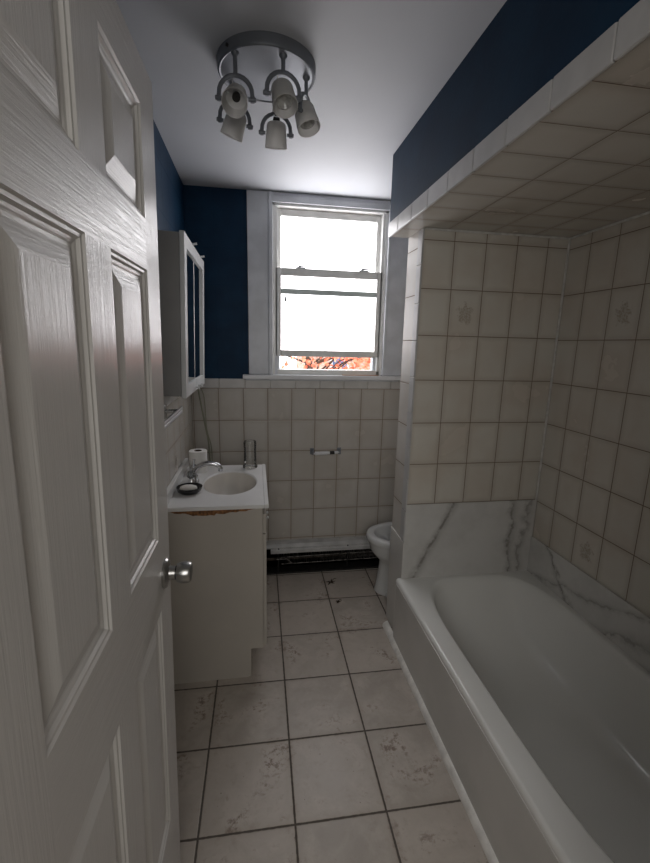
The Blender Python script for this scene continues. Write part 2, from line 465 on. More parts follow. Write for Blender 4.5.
# marble splash panels
bm = bmesh.new(); box(bm, XW-.001, XR-.001, YW0-.010, YW0, TUBZ-.02, .766, bev=.002)
struct('trim_6', bm, M['marble_end'], 'grey veined white marble panel at the end of the bathtub', 'trim')
bm = bmesh.new(); box(bm, XR-.010, XR, .42, YW0-.010, TUBZ-.02, .562, bev=.002)
struct('trim_7', bm, M['marble_side'], 'low grey veined marble strip along the right side of the bathtub', 'trim')
bm = bmesh.new()
box(bm, XW-.005, XW+.001, YW0-.008, YW1+.003, 0, .560, bev=.002)
struct('trim_8', bm, M['apron'], 'plain grey panel on the foot of the partition beside the toilet', 'trim')
# quarter round along tub
bm = bmesh.new()
r = .030; poly = [(0, 0)] + [(-r*math.cos(a)*1.0, r*math.sin(a)*.85) for a in [k*PI/2/7 for k in range(8)]]
prism(bm, [(.722+p[0], p[1]*1.1) for p in poly], 'y', .42, 2.055)
struct('trim_9', bm, M['round'], 'worn white quarter round moulding on the floor along the bathtub', 'trim', smooth=50)

# ------------------------------------------------------------------ window
win = bpy.data.objects.new('window_1', None); COL.objects.link(win)
win.location = (.467, YB, 1.35); win['kind'] = 'structure'; win['category'] = 'window'
win['label'] = 'white double hung window with frosted panes in the back wall'
def wpart(name, boxes, mat, bev=.002, label=None):
    bm = bmesh.new()
    for b in boxes: box(bm, *b, bev=bev)
    return obj(name, bm, mat, win, 45, label=label)
wpart('casing', [(-.040, .084, YB-.020, YB, 1.352, ZC-.004), (.084, .108, YB-.028, YB, 1.352, ZC-.004),
                 (.826, .845, YB-.028, YB, 1.352, 2.395), (.845, .958, YB-.018, YB, 1.352, ZC-.004),
                 (.084, .885, YB-.022, YB, 2.362, 2.396), (.084, .885, YB-.014, YB, 2.396, ZC-.002)], M['casing'], .004)
wpart('reveal', [(.108, .124, YB-.004, YB+T, 1.352, 2.362), (.810, .826, YB-.004, YB+T, 1.352, 2.362),
                 (.108, .826, YB-.004, YB+T, 2.348, 2.362)], M['cream'], .001)
wpart('sill', [(-.078, .965, YB-.045, YB+.0, 1.322, 1.350), (.108, .826, YB, YB+T, 1.322, 1.352)], M['white'], .004)
wpart('apron_moulding', [(-.060, .945, YB-.014, YB-.008, 1.312, 1.324)], M['casing'], .003)
# jamb liners and upper sash (outer)
wpart('jamb_liner', [(.124, .140, YB+.004, YB+.085, 1.375, 2.348), (.794, .810, YB+.004, YB+.085, 1.375, 2.348)], M['cream'])
us = wpart('upper_sash', [(.138, .163, YB+.045, YB+.075, 1.962, 2.345), (.768, .796, YB+.045, YB+.075, 1.962, 2.345),
                     (.163, .768, YB+.045, YB+.075, 2.305, 2.345)], M['cream'], .003)
def pane(parent, b, mat='frost', name='pane'):
    bm = bmesh.new(); box(bm, *b); return obj(name, bm, M[mat], parent)
pane(us, (.160, .770, YB+.056, YB+.062, 1.985, 2.308))
ls = wpart('lower_sash', [(.126, .163, YB+.004, YB+.036, 1.466, 2.002), (.772, .808, YB+.004, YB+.036, 1.466, 2.002),
                     (.163, .772, YB+.004, YB+.036, 1.466, 1.506), (.163, .772, YB+.004, YB+.036, 1.955, 2.002)], M['cream'], .004)
pane(ls, (.160, .774, YB+.017, YB+.023, 1.504, 1.957))
bm = bmesh.new(); box(bm, .163, .772, YB+.006, YB+.017, 1.847, 1.880, bev=.003)
obj('cross_rail', bm, plain('green_grey_rail', C(.55, .62, .61), .3), ls)
for x0 in (.255, .655):
    bm = bmesh.new(); box(bm, x0, x0+.06, YB+.004, YB+.03, 2.002, 2.010, bev=.002); box(bm, x0+.012, x0+.03, YB+.0, YB+.02, 2.010, 2.020, bev=.003)
    tube(bm, [(x0+.02, YB+.01, 2.016), (x0+.055, YB+.0, 2.016)], .005, 8)
    obj('sash_lock', bm, M['casing'], ls, 40)
wpart('bottom_track', [(.140, .794, YB+.004, YB+.09, 1.352, 1.382)], M['cream'])
bm = bmesh.new(); box(bm, .1401, .156, YB+.038, YB+.085, 1.3822, 1.966); box(bm, .774, .7939, YB+.038, YB+.085, 1.3822, 1.966); box(bm, .124, .1399, YB+.0002, YB+.0038, 1.352, 1.47); box(bm, .124, .1399, YB+.086, YB+T, 1.352, 2.348); box(bm, .7941, .810, YB+.086, YB+T, 1.352, 2.348)
obj('sash_stop', bm, M['casing'], win)
# latch dangling on the lower pane
bm = bmesh.new(); tube(bm, [(.186, YB+.010, 1.835), (.192, YB+.008, 1.815), (.184, YB+.008, 1.792)], [.004, .007, .002], 8)
obj('pull_tab', bm, M['iron'], win, 60)
bm = bmesh.new(); box(bm, .56, .80, YB-.038, YB-.004, 1.3501, 1.355, bev=.001)
tag(obj('wooden_shim', bm, M['wood']), 'thin flat strip of reddish wood lying on the window sill', 'wood strip')

# ------------------------------------------------------------------ outside
def foliage_mat():
    mt = bpy.data.materials.new('autumn_leaves'); t = NT(mt); o = t.obj()
    c = t.mix(t.smooth(t.noise(o, 5., 3), .4, .6), C(.80, .20, .12), C(.90, .50, .32))
    b = t.new('ShaderNodeBsdfDiffuse'); t.l.new(c, b.inputs[0]); tr = t.new('ShaderNodeBsdfTranslucent'); t.l.new(c, tr.inputs[0])
    mx = t.new('ShaderNodeMixShader'); mx.inputs[0].default_value = .5
    t.l.new(b.outputs[0], mx.inputs[1]); t.l.new(tr.outputs[0], mx.inputs[2]); t.l.new(mx.outputs[0], t.out.inputs[0]); return mt
M['autumn'] = foliage_mat()
M['bark'] = plain('bark', C(.10, .07, .05), .9, var=.3)
M['render'] = plain('pale_siding', C(.75, .66, .62), .8)
M['brick'] = plain('red_brick', C(.70, .42, .34), .85, var=.25, scale=14.)
tree = thing('maple_tree', 'tree with orange red autumn leaves outside the window', 'tree', (1.2, 8.2, -3.0))
bm = bmesh.new()
tube(bm, [(1.3, 8.4, -3), (1.25, 8.3, -1), (1.15, 8.2, .3), (1.0, 8.2, 1.2), (.6, 8.1, 2.2)], [.16, .13, .10, .07, .03], 10)
rb = random.Random(3)
for k in range(16):
    z0 = rb.uniform(-.2, 1.4); a = rb.uniform(0, 2*PI); L = rb.uniform(.8, 1.7)
    p = Vector((1.18-.05*z0, 8.2, z0)); q = p + Vector((math.cos(a)*L, math.sin(a)*.5*L, rb.uniform(.1, .8)))
    tube(bm, [p, (p+q)/2+Vector((0, 0, .12)), q], [.022, .014, .004], 6)
obj('trunk', bm, M['bark'], tree, 60)
bm = bmesh.new()
for k in range(5200):
    # crown denser to the right, thin at the left
    while True:
        x = rb.uniform(-1.6, 3.4); z = rb.uniform(-.2, 2.8); y = rb.uniform(7.3, 9.0)
        if rb.random() < min(1., max(.12, (x-.0)*.42)): break
    s = rb.uniform(.022, .055)
    R = Matrix.Rotation(rb.uniform(0, 6.28), 3, 'Z') @ Matrix.Rotation(rb.uniform(-1.2, 1.2), 3, 'X')
    c = Vector((x, y, z))
    vs = [bm.verts.new(c + R @ Vector(p)*s) for p in ((-1,0,-.3),(-.3,0,-1),(.5,0,-.8),(1,0,.1),(.2,0,1.),(-.7,0,.6))]
    bm.faces.new(vs)
obj('foliage', bm, M['autumn'], tree)
bm = bmesh.new(); box(bm, 1.6, 6.0, 13.5, 17, -3, 2.2)
bld = obj('brick_house', bm, M['brick']); tag(bld, 'red brick house seen through the leaves outside the window', 'house')
bm = bmesh.new(); box(bm, 2.35, 2.95, 13.47, 13.52, .6, 1.25)
obj('window_frame', bm, M['white'], bld)
bm = bmesh.new(); box(bm, 2.42, 2.88, 13.45, 13.48, .66, 1.19)
obj('window_pane', bm, plain('dark_blue_pane', C(.08, .12, .22), .2), bld)
bm = bmesh.new(); box(bm, 1.4, 6.2, 13.3, 17.2, 2.2, 2.35); obj('roof', bm, M['render'], bld)
sbox('ground', (-12, 16, 4.0, 30, -3.1, -3.0), plain('garden_ground', C(.2, .17, .12), .9), 'ground outside below the window', 'ground')

# ------------------------------------------------------------------ door
DSH = Vector((.003, 0, 0))
B0 = Vector((-.229, .995, .01))
w_ = (Vector((-.193, .977, 2.03)) - B0).normalized()
u_ = Vector((-.01584991, -.99983716, -.00862697)); u_ = (u_ - w_*u_.dot(w_)).normalized()
v_ = w_.cross(u_); B0 = B0 + DSH
DM = Matrix(((u_.x, v_.x, w_.x, B0.x), (u_.y, v_.y, w_.y, B0.y), (u_.z, v_.z, w_.z, B0.z), (0, 0, 0, 1)))
DW, DH, DT = .680, 2.020, .035
S = [0, .095, .294, .385, .584, DW]
Z = [0, .195, .955-.0, 1.120, 1.668, 1.758, 1.943, DH]
Z = [0, .365, .953, 1.120, 1.668, 1.757, 1.943, DH]
bm = bmesh.new()
def panel_rings(side, s0, s1, t0, t1):
    prof = [(0, 0), (.003, -.003), (.007, -.0035), (.010, -.0075), (.014, -.0085), (.017, -.0100), (.021, -.0100), (.044, -.0025), (.047, -.0018)]
    rings = []
    for off, dep in prof:
        y = dep if side > 0 else -DT-dep
        rings.append([bm.verts.new((a, y, b)) for a, b in ((s0+off, t0+off), (s1-off, t0+off), (s1-off, t1-off), (s0+off, t1-off))])
    for ri, (A, Bq) in enumerate(zip(rings, rings[1:])):
        for k in range(4):
            f = bm.faces.new((A[k], A[(k+1)%4], Bq[(k+1)%4], Bq[k])); f.material_index = 1 if (k % 2 == 0) else 0
    bm.faces.new(rings[-1])
for side in (1, -1):
    y = 0. if side > 0 else -DT
    for i in range(5):
        for j in range(7):
            pan = i in (1, 3) and j in (1, 3, 5)
            if pan: panel_rings(side, S[i], S[i+1], Z[j], Z[j+1]); continue
            f = bm.faces.new([bm.verts.new((a, y, b)) for a, b in ((S[i], Z[j]), (S[i+1], Z[j]), (S[i+1], Z[j+1]), (S[i], Z[j+1]))])
            f.material_index = 1 if (j in (0, 2, 4, 6) and i in (1, 2, 3)) else 0
for q in (((0,0),(0,DH)), ((DW,0),(DW,DH)), ((0,0),(DW,0)), ((0,DH),(DW,DH))):
    (a0, b0), (a1, b1) = q
    bm.faces.new([bm.verts.new(p) for p in ((a0,0,b0),(a1,0,b1),(a1,-DT,b1),(a0,-DT,b0))])
bmesh.ops.remove_doubles(bm, verts=bm.verts, dist=1e-5)
door = struct('door_1', bm, [M['door_v'], M['door_h']], 'white six panel door with embossed wood grain, open against the left', 'door', matrix=DM)
# knob (local coordinates of the door)
def dpart(name, bm, mat, parent, smooth=40, label=None):
    bmesh.ops.recalc_face_normals(bm, faces=bm.faces)
    o = obj(name, bm, mat, None, smooth); o.parent = parent
    if label: o['label'] = label
    return o
ks, kt = .055, 1.021
bm = bmesh.new()
lathe(bm, [(0, 0), (.033, 0), (.0335, .004), (.031, .008), (.022, .0105), (.0160, .012), (.0150, .024), (.0150, .028), (.021, .0285), (.0235, .036), (.0245, .043), (.0232, .054), (.0205, .0585), (.017, .0595), (0, .0595)], (ks, 0, kt), (0, 1, 0), 40)
knob = dpart('door_knob', bm, M['brushed'], door, 30, 'brushed metal round door knob')
bm = bmesh.new(); lathe(bm, [(.0152, .0245), (.0153, .026), (.0152, .0275)], (ks, 0, kt), (0, 1, 0), 24, False, False)
dpart('collar_ring', bm, M['black'], knob)
bm = bmesh.new(); box(bm, -.0015, .0005, -.028, -.007, kt-.03, kt+.03, bev=.0003); dpart('latch_plate', bm, M['brushed'], door)
for tz in (.25, 1.0, 1.8):
    bm = bmesh.new(); tube(bm, [(DW+.004, .004, tz-.045), (DW+.004, .004, tz+.045)], .006, 12); box(bm, DW-.001, DW+.002, -.03, .0, tz-.044, tz+.044)
    dpart('hinge', bm, M['brushed'], door)

# ------------------------------------------------------------------ bathtub
TX0, TX1, TY0, TY1 = .713, XR-.002, .422, YW0-.003
def srect(cx, cy, ax, ay, n, N, z):
    pts = []
    for k in range(N):
        a = 2*PI*(k+.5)/N
        c, s = math.cos(a), math.sin(a)
        r = (abs(c/ax)**n + abs(s/ay)**n)**(-1/n)
        pts.append((cx + r*c, cy + r*s, z))
    return pts
def rect_ring(x0, x1, y0, y1, N, z, cx, cy, rnd=14):
    return [(cx_, cy_, z) for cx_, cy_, _ in srect((x0+x1)/2, (y0+y1)/2, (x1-x0)/2, (y1-y0)/2, 60, N, z)]
def equal_rect(x0, x1, y0, y1, ref, z):
    """points of the rectangle in the same directions (from the middle) as ref"""
    cx, cy = (x0+x1)/2, (y0+y1)/2; out = []
    for p in ref:
        dx, dy = p[0]-cx, p[1]-cy
        k = min((x1-x0)/2/abs(dx) if dx else 1e9, (y1-y0)/2/abs(dy) if dy else 1e9)
        out.append((cx+dx*k, cy+dy*k, z))
    # snap nearest to corners
    for X in (x0, x1):
        for Y in (y0, y1):
            i = min(range(len(out)), key=lambda i: (out[i][0]-X)**2+(out[i][1]-Y)**2)
            out[i] = (X, Y, z)
    return out
N = 128
bx0, bx1, by0, by1 = TX0+.088, TX1-.030, TY0+.07, TY1-.028
bcx, bcy = (bx0+bx1)/2, (by0+by1)/2; bax, bay = (bx1-bx0)/2, (by1-by0)/2
ref = srect(bcx, bcy, bax, bay, 4.2, N, TUBZ)
rings = []
for off, z in ((.0012, .0), (.0012, .30), (.001, TUBZ-.024), (.0, TUBZ-.016), (.0022, TUBZ-.007), (.008, TUBZ-.0015), (.015, TUBZ)):
    ro = equal_rect(TX0+off, TX1-(off if off < .01 else .004), TY0+.0, TY1-.0, ref, z)
    rings.append(ro)
# inner
def inner(fx, fy0, fy1, z, n):
    y0 = by0+fy0; y1 = by1-fy1
    return srect(bcx, (y0+y1)/2, bax-fx, (y1-y0)/2, n, N, z)
rings.append(inner(-.006, -.006, -.006, TUBZ, 4.4))
rings.append(inner(0, 0, 0, TUBZ-.002, 4.3))
rings.append(inner(.006, .007, .010, TUBZ-.008, 4.2))
rings.append(inner(.011, .014, .022, TUBZ-.022, 4.1))
rings.append(inner(.020, .03, .055, TUBZ-.07, 4.0))
rings.append(inner(.036, .05, .12, TUBZ-.15, 3.8))
rings.append(inner(.055, .07, .20, TUBZ-.22, 3.6))
rings.append(inner(.075, .09, .27, TUBZ-.265, 3.4))
rings.append(inner(.105, .12, .34, TUBZ-.29, 3.2))
rings.append(inner(.16, .19, .43, TUBZ-.302, 3.0))
rings.append(inner(.24, .4, .58, TUBZ-.306, 2.6))
bm = bmesh.new(); loft(bm, rings, True, True, True)
tub = obj('bathtub', bm, M['tub'], None, 50)
tag(tub, 'white enamelled alcove bathtub between the tiled walls', 'bathtub')
bm = bmesh.new(); box(bm, TX0-.0015, TX0+.006, .43, YW0+.0-.012, .0, TUBZ-.026, bev=.001)
obj('apron_panel', bm, M['apron'], tub, label='flat grey white front panel')
bm = bmesh.new(); lathe(bm, [(0, .0), (.024, .0), (.026, .003), (.012, .005), (0, .004)], (bcx, by0+.25, TUBZ-.3045), (0, 0, 1), 24)
obj('drain', bm, M['chrome'], tub, 40)
bm = bmesh.new(); lathe(bm, [(0, 0), (.034, 0), (.034, .004), (.012, .008), (0, .008)], (bcx, by0+.036, TUBZ-.1), (0, 1, .12), 28)
obj('overflow_plate', bm, M['chrome'], tub, 40)

# ------------------------------------------------------------------ vanity
VY0, VY1, VX = 1.772, 2.395, .025
ZT = .842
van = thing('vanity_cabinet', 'cream laminate vanity cabinet with chipped top edge under the sink', 'cabinet', (-.18, 2.08, 0))
bm = bmesh.new()
prof = [(XL+.004, 0), (-.045, 0), (-.045, .150), (VX-.012, .150), (VX-.012, ZT-.001), (XL+.004, ZT-.001)]
prism(bm, prof, 'y', VY0, VY0+.016); prism(bm, prof, 'y', VY1-.016, VY1)
box(bm, XL+.006, VX-.013, VY0+.016, VY1-.016, .150, .166)
obj('side_panel', bm, M['vanity'], van)
bm = bmesh.new(); box(bm, -.0449, -.033, VY0+.004, VY1-.004, 0, .150); obj('kick_board', bm, M['vanity'], van)
bm = bmesh.new(); box(bm, VX-.0119, VX, VY0+.0361, VY1-.0361, .151, .185); box(bm, VX-.0119, VX, VY0+.0361, VY1-.0361, .70, .73); box(bm, VX-.0119, VX, VY0+.0361, VY1-.0361, .80, ZT-.002)
for yy in (VY0+.0002, VY1-.036): box(bm, VX-.0119, VX, yy, yy+.0358, .151, ZT-.0015)
for yy in (): box(bm, VX-.0119, VX, yy, yy+.035, .185, .80)
obj('face_frame', bm, M['vanity'], van)
bm = bmesh.new(); box(bm, VX+.0005, VX+.016, VY0+.006, VY1-.006, .722, .812, bev=.003); obj('drawer_front', bm, M['vanity'], van, 40)
for (a, b, ky) in ((VY0+.006, 2.081, 2.05), (2.085, VY1-.006, 2.115)):
    bm = bmesh.new(); box(bm, VX+.0005, VX+.016, a, b, .160, .716, bev=.003); d = obj('cabinet_door', bm, M['vanity'], van, 40)
    bm = bmesh.new(); lathe(bm, [(0, 0), (.004, 0), (.0035, .008), (.008, .011), (.009, .015), (.005, .018), (0, .019)], (VX+.016, ky, .68), (1, 0, 0), 20)
    obj('cabinet_knob', bm, M['ceramic'], d, 40)
# chipped laminate
rc = random.Random(11)
low = []
xk = -.035
while xk > -.345:
    t = (xk+.345)/.31
    dep = .006 + .017*math.sin(PI*min(1, max(0, t*1.0)))**.8 * (1.1 if .2 < t < .55 else .7) + rc.uniform(-.003, .003)
    low.append((xk, .8415-dep)); xk -= rc.uniform(.008, .018)
bm = bmesh.new(); prism(bm, [(-.362, .8415)] + low[::-1] + [(-.02, .839), (-.004, .8415)], 'y', VY0-.0012, VY0+.001)
obj('chipped_edge', bm, M['chip'], van, label='torn brown bare particle board edge')

# countertop with basin
ctp = thing('sink_countertop', 'white moulded sink top with oval basin on the vanity cabinet', 'sink', (-.18, 2.08, ZT))
CX0, CX1, CY0, CY1, CZ = XL+.002, .048, VY0-.003, 2.405, .858
def ell(rx, ry, z, cx=-.130, cy=2.100, N=64): return [(cx+rx*math.cos(2*PI*(k+.5)/N), cy+ry*math.sin(2*PI*(k+.5)/N), z) for k in range(N)]
ref = ell(.132, .187, CZ)
bm = bmesh.new()
rings = [equal_rect(CX0, CX1, CY0, CY1, ref, ZT), equal_rect(CX0, CX1, CY0, CY1, ref, CZ-.004), equal_rect(CX0+.002, CX1-.003, CY0+.003, CY1-.003, ref, CZ),
         ell(.136, .191, CZ), ell(.132, .187, CZ-.002), ell(.128, .183, CZ-.007)]
R = loft(bm, rings, True, False, False)
obj('countertop', bm, M['counter'], ctp, 35)
bm = bmesh.new()
loft(bm, [ell(.1285, .1835, CZ-.0065), ell(.124, .177, CZ-.018), ell(.116, .166, CZ-.045), ell(.098, .143, CZ-.085), ell(.068, .100, CZ-.115), ell(.030, .040, CZ-.127), ell(.018, .02, CZ-.128)], True, False, True)
o = obj('basin', bm, M['basin'], ctp, 80)
bm = bmesh.new(); lathe(bm, [(0, 0), (.02, 0), (.021, .002), (.014, .003), (0, .002)], (-.130, 2.1, CZ-.1275), n=20); obj('drain', bm, M['chrome'], ctp, 40)
bm = bmesh.new(); box(bm, XL+.001, -.374, 1.800, 2.400, CZ-.001, .907, bev=.003); obj('backsplash', bm, M['counter'], ctp, 40)
bm = bmesh.new(); box(bm, CX1-.016, CX1+.004, CY0-.002, CY1, CZ-.0175, CZ+.003, bev=.004, seg=3); obj('front_lip', bm, M['counter'], ctp, 40)

# faucet
fau = thing('faucet', 'chrome two handle faucet with curved spout at the sink', 'faucet', (-.320, 2.10, CZ))
bm = bmesh.new()
loft(bm, [[(-.320+.026*s*math.cos(2*PI*k/32), 2.10+.078*s*math.sin(2*PI*k/32), CZ+.0006+z) for k in range(32)] for s, z in ((1, 0), (1, .006), (.94, .010), (.80, .012))], True, False, True)
obj('base', bm, M['chrome'], fau, 40)
bm = bmesh.new()
sp = []
for k in range(15):
    t = k/14
    sp.append((-.318+.135*t, 2.10-.004*t, CZ+.012+.100*math.sin(PI*min(t*1.02, 1)*.60)**1.0*1.0 - .010*t))
sp = [(-.320, 2.10, CZ+.008), (-.320, 2.10, CZ+.030), (-.316, 2.10, CZ+.055), (-.300, 2.10, CZ+.078), (-.275, 2.10, CZ+.092), (-.245, 2.10, CZ+.098), (-.215, 2.10, CZ+.094), (-.196, 2.10, CZ+.083), (-.189, 2.10, CZ+.070)]
def cr(P, n=5):
    P = [Vector(p) for p in P]; out = []
    for i in range(len(P)-1):
        p0, p1, p2, p3 = P[max(i-1, 0)], P[i], P[i+1], P[min(i+2, len(P)-1)]
        for k in range(n):
            t = k/n
            out.append(.5*((2*p1)+(p2-p0)*t+(2*p0-5*p1+4*p2-p3)*t*t+(3*p1-p0-3*p2+p3)*t**3))
    out.append(P[-1]); return out
spc = cr(sp); n_ = len(spc)
tube(bm, spc, [.017-.0065*(i/(n_-1))**.6 for i in range(n_)], 16)
obj('spout', bm, M['chrome'], fau, 50)
bm = bmesh.new(); lathe(bm, [(0, -.012), (.0115, -.012), (.012, 0), (.011, .006)], (-.189, 2.10, CZ+.070), (0, 0, 1), 18); obj('aerator', bm, M['chrome'], fau, 40)
for (yy, mat, hh) in ((2.045, 'acrylic', .0), (2.155, 'chrome', .0)):
    bm = bmesh.new(); lathe(bm, [(0, .008), (.017, .008), (.016, .02), (.010, .03), (.009, .045), (0, .045)], (-.322, yy, CZ), n=20)
    h = obj('handle_stem', bm, M['chrome'], fau, 40)
    bm = bmesh.new(); lathe(bm, [(0, .04), (.014, .042), (.021, .05), (.022, .062), (.017, .074), (.009, .078), (0, .079)], (-.322, yy, CZ), n=10)
    obj('handle_knob', bm, M[mat], h, 25)
bm = bmesh.new(); tube(bm, [(-.318, 2.10, CZ+.055), (-.320, 2.102, CZ+.085), (-.316, 2.104, CZ+.118)], [.006, .005, .008], 12); obj('lift_rod', bm, M['chrome'], fau, 50)

for ch in fau.children: pass
fau.location = (fau.location.x+.012, fau.location.y+.002, fau.location.z+.0003)
# soap dish + soap, roll, jar
bm = bmesh.new(); lathe(bm, [(0, 0), (.042, 0), (.053, .010), (.059, .028), (.056, .029), (.049, .014), (.038, .008), (0, .008)], (-.308, 1.962, CZ+.0005), n=36)
tag(obj('soap_dish', bm, M['dish'], None, 40), 'round black soap dish in front of the chrome faucet', 'soap dish')
bm = bmesh.new(); loft(bm, [[(-.312+.040*s*math.cos(2*PI*k/24), 1.962+.026*s*math.sin(2*PI*k/24), CZ+.0095+z) for k in range(24)] for s, z in ((.5, 0), (.9, .003), (1, .010), (.94, .018), (.7, .023), (.3, .025))], True, True, True)
tag(obj('soap_bar', bm, M['soap'], None, 80), 'worn white bar of soap lying in the black dish', 'soap')
bm = bmesh.new(); lathe(bm, [(.020, 0), (.046, 0), (.047, .003), (.047, .112), (.046, .115), (.021, .115), (.020, .113), (.020, 0)], (-.308, 2.30, CZ+.0005), n=48, close0=False, close1=False)
roll = obj('toilet_roll', bm, M['paper'], None, 40); tag(roll, 'white toilet paper roll standing in the corner of the sink top', 'toilet roll')
bm = bmesh.new(); lathe(bm, [(.0185, .001), (.0198, .001), (.0198, .115), (.0185, .115), (.0185, .001)], (-.308, 2.30, CZ+.0005), n=32, close0=False, close1=False)
obj('cardboard_core', bm, M['card'], roll, 40)
bm = bmesh.new(); lathe(bm, [(0, 0.0), (.034, 0), (.040, .003), (.041, .010), (.035, .022), (.034, .105), (.035, .120), (.036, .142), (.033, .153), (.020, .158), (0, .158)], (-.034, 2.345, CZ+.0005), n=40)
tag(obj('glass_jar', bm, M['glass'], None, 40), 'clear upturned glass jar on the far corner of the sink top', 'jar')

# cord hanging behind
bm = bmesh.new()
tube(bm, cr([(-.360, 2.750, 1.30), (-.345, 2.750, 1.20), (-.318, 2.752, 1.02), (-.300, 2.752, .90), (-.290, 2.750, .70)]), .005, 8)
tube(bm, cr([(-.372, 2.752, 1.30), (-.322, 2.752, 1.22), (-.310, 2.756, 1.00), (-.284, 2.752, .88), (-.28, 2.750, .70)]), .003, 8)
tag(obj('hanging_cord', bm, M['cord'], None, 60), 'thin grey green cord hanging down the corner behind the sink', 'cord')

# ------------------------------------------------------------------ medicine cabinet
mc = thing('medicine_cabinet', 'wall mounted cabinet with two mirrored white framed doors above the sink', 'cabinet', (XL, 2.08, 1.33))
MY0, MY1, MX = 1.768, 2.395, -.293
bm = bmesh.new()
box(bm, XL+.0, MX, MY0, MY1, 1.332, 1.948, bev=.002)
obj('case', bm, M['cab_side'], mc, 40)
DX0, DX1 = MX+.001, MX+.020
mid = (MY0+MY1)/2
for k, (a, b) in enumerate(((MY0-.002, mid-.0015), (mid+.0015, MY1+.002))):
    o_w, i_w = .055, .004
    sa, sb = (o_w, i_w) if k == 0 else (i_w, o_w)
    bm = bmesh.new(); z0, z1 = 1.326, 1.954
    xa, xb = (DX1, DX0+.0108) if k == 0 else (DX0+.0108, DX1)
    box(bm, DX0, xa, a, a+sa, z0, z1, bev=.002); box(bm, DX0, xb, b-sb, b, z0, z1, bev=.002)
    box(bm, DX0, DX1-.0005, a+sa-.002, b-sb+.002, z0, z0+.05, bev=.003); box(bm, DX0, DX1-.0005, a+sa-.002, b-sb+.002, z1-.05, z1, bev=.003)
    d = obj('cabinet_door', bm, M['cab_frame'], mc, 40)
    bm = bmesh.new(); box(bm, DX0+.003, DX0+.010, a+sa-.004, b-sb+.004, z0+.046, z1-.046)
    obj('mirror', bm, M['mirror'], d)
    ky = b-.05 if k == 0 else a+.05
    bm = bmesh.new(); lathe(bm, [(0, 0), (.004, 0), (.004, .010), (.009, .014), (.009, .020), (0, .022)], (DX1, ky, z0+.018), (1, 0, 0), 14)
    obj('cabinet_knob', bm, M['ceramic'], d, 40)
    kx = mid-.12 if k == 0 else MY1-.16
    bm = bmesh.new(); tube(bm, [(DX1-.01, kx+.02, z1-.006), (DX1+.018, kx+.02, z1+.000)], .0045, 10)
    obj('hinge_pin', bm, M['white'], d, 40)
# slight lean of the loose cabinet
def lean(root, piv, ang):
    Mx = Matrix.Translation(piv) @ Matrix.Rotation(ang, 4, 'Y') @ Matrix.Translation(-Vector(piv))
    root.matrix_basis = Mx @ root.matrix_basis
lean(mc, Vector((XL, 2.07, 1.325)), math.radians(1.6))

# chrome rail on left wall
tr = thing('wall_shelf_rail', 'short chrome rail bracketed to the left wall below the mirror cabinet', 'rail', (XL, 1.83, 1.25))
bm = bmesh.new(); box(bm, -.350, -.322, 1.50, 1.965, 1.234, 1.248, bev=.003, seg=3); box(bm, -.330, -.322, 1.50, 1.965, 1.2485, 1.262, bev=.002); obj('rail', bm, M['satin'], tr, 40)
for yy in (1.56, 1.925):
    bm = bmesh.new(); box(bm, XL+.0005, XL+.010, yy-.018, yy+.018, 1.215, 1.275, bev=.003); tube(bm, [(XL+.008, yy, 1.245), (-.335, yy, 1.246)], .009, 12)
    obj('bracket', bm, M['chrome'], tr, 40)

# ------------------------------------------------------------------ toilet paper holder
tp = thing('toilet_roll_holder', 'small chrome toilet paper holder with white roller on the back wall', 'paper holder', (.463, YB, .84))
for xx in (.371, .556):
    bm = bmesh.new(); box(bm, xx-.014, xx+.014, YB-.006, YB, .818, .862, bev=.003); box(bm, xx-.006, xx+.006, YB-.045, YB-.004, .824, .850, bev=.003)
    obj('mounting_bracket', bm, M['grey_metal'], tp, 40)
bm = bmesh.new(); lathe(bm, [(0, 0), (.006, 0), (.006, .01), (.0125, .012), (.0125, .095), (.010, .097), (.010, .165), (.006, .167), (.006, .175), (0, .175)], (.376, YB-.034, .830), (1, 0, .04), 20)
obj('roller', bm, M['white'], tp, 40)
bm = bmesh.new(); lathe(bm, [(.0108, .110), (.0112, .112), (.0112, .140), (.0108, .142)], (.376, YB-.034, .830), (1, 0, .04), 20, False, False)
obj('roller_spring_slot', bm, M['black'], tp, 40)

# ------------------------------------------------------------------ baseboard heater
ht = thing('baseboard_heater', 'long low baseboard heater with open dark front under the back wall tiles', 'heater', (.5, YB, 0))
HX0, HX1 = XL+.01, XR-.02
bm = bmesh.new(); box(bm, HX0, HX1, YB-.008, YB-.001, .0, .192); box(bm, HX0, HX1, YB-.008, YB-.001, .0, .192)
box(bm, HX0, HX1, YB-.094, YB-.008, .0, .012); obj('back_plate', bm, M['iron'], ht)
bm = bmesh.new()
prism(bm, [(YB-.001, .195), (YB-.001, .206), (YB-.050, .200), (YB-.070, .184), (YB-.070, .176), (YB-.050, .190)], 'x', HX0, HX1)
obj('top_cover', bm, M['heat_top'], ht, 30)
bm = bmesh.new()
prism(bm, [(YB-.070, .1755), (YB-.084, .168), (YB-.086, .148), (YB-.082, .148), (YB-.080, .164), (YB-.068, .171)], 'x', .090, HX1)
obj('damper_flap', bm, M['heat_top'], ht, 30)
bm = bmesh.new(); tube(bm, [(HX0+.02, YB-.042, .085), (HX1-.02, YB-.042, .098)], .011, 12); obj('pipe', bm, M['dust'], ht, 50)
bm = bmesh.new(); rf = random.Random(5); xk = .16
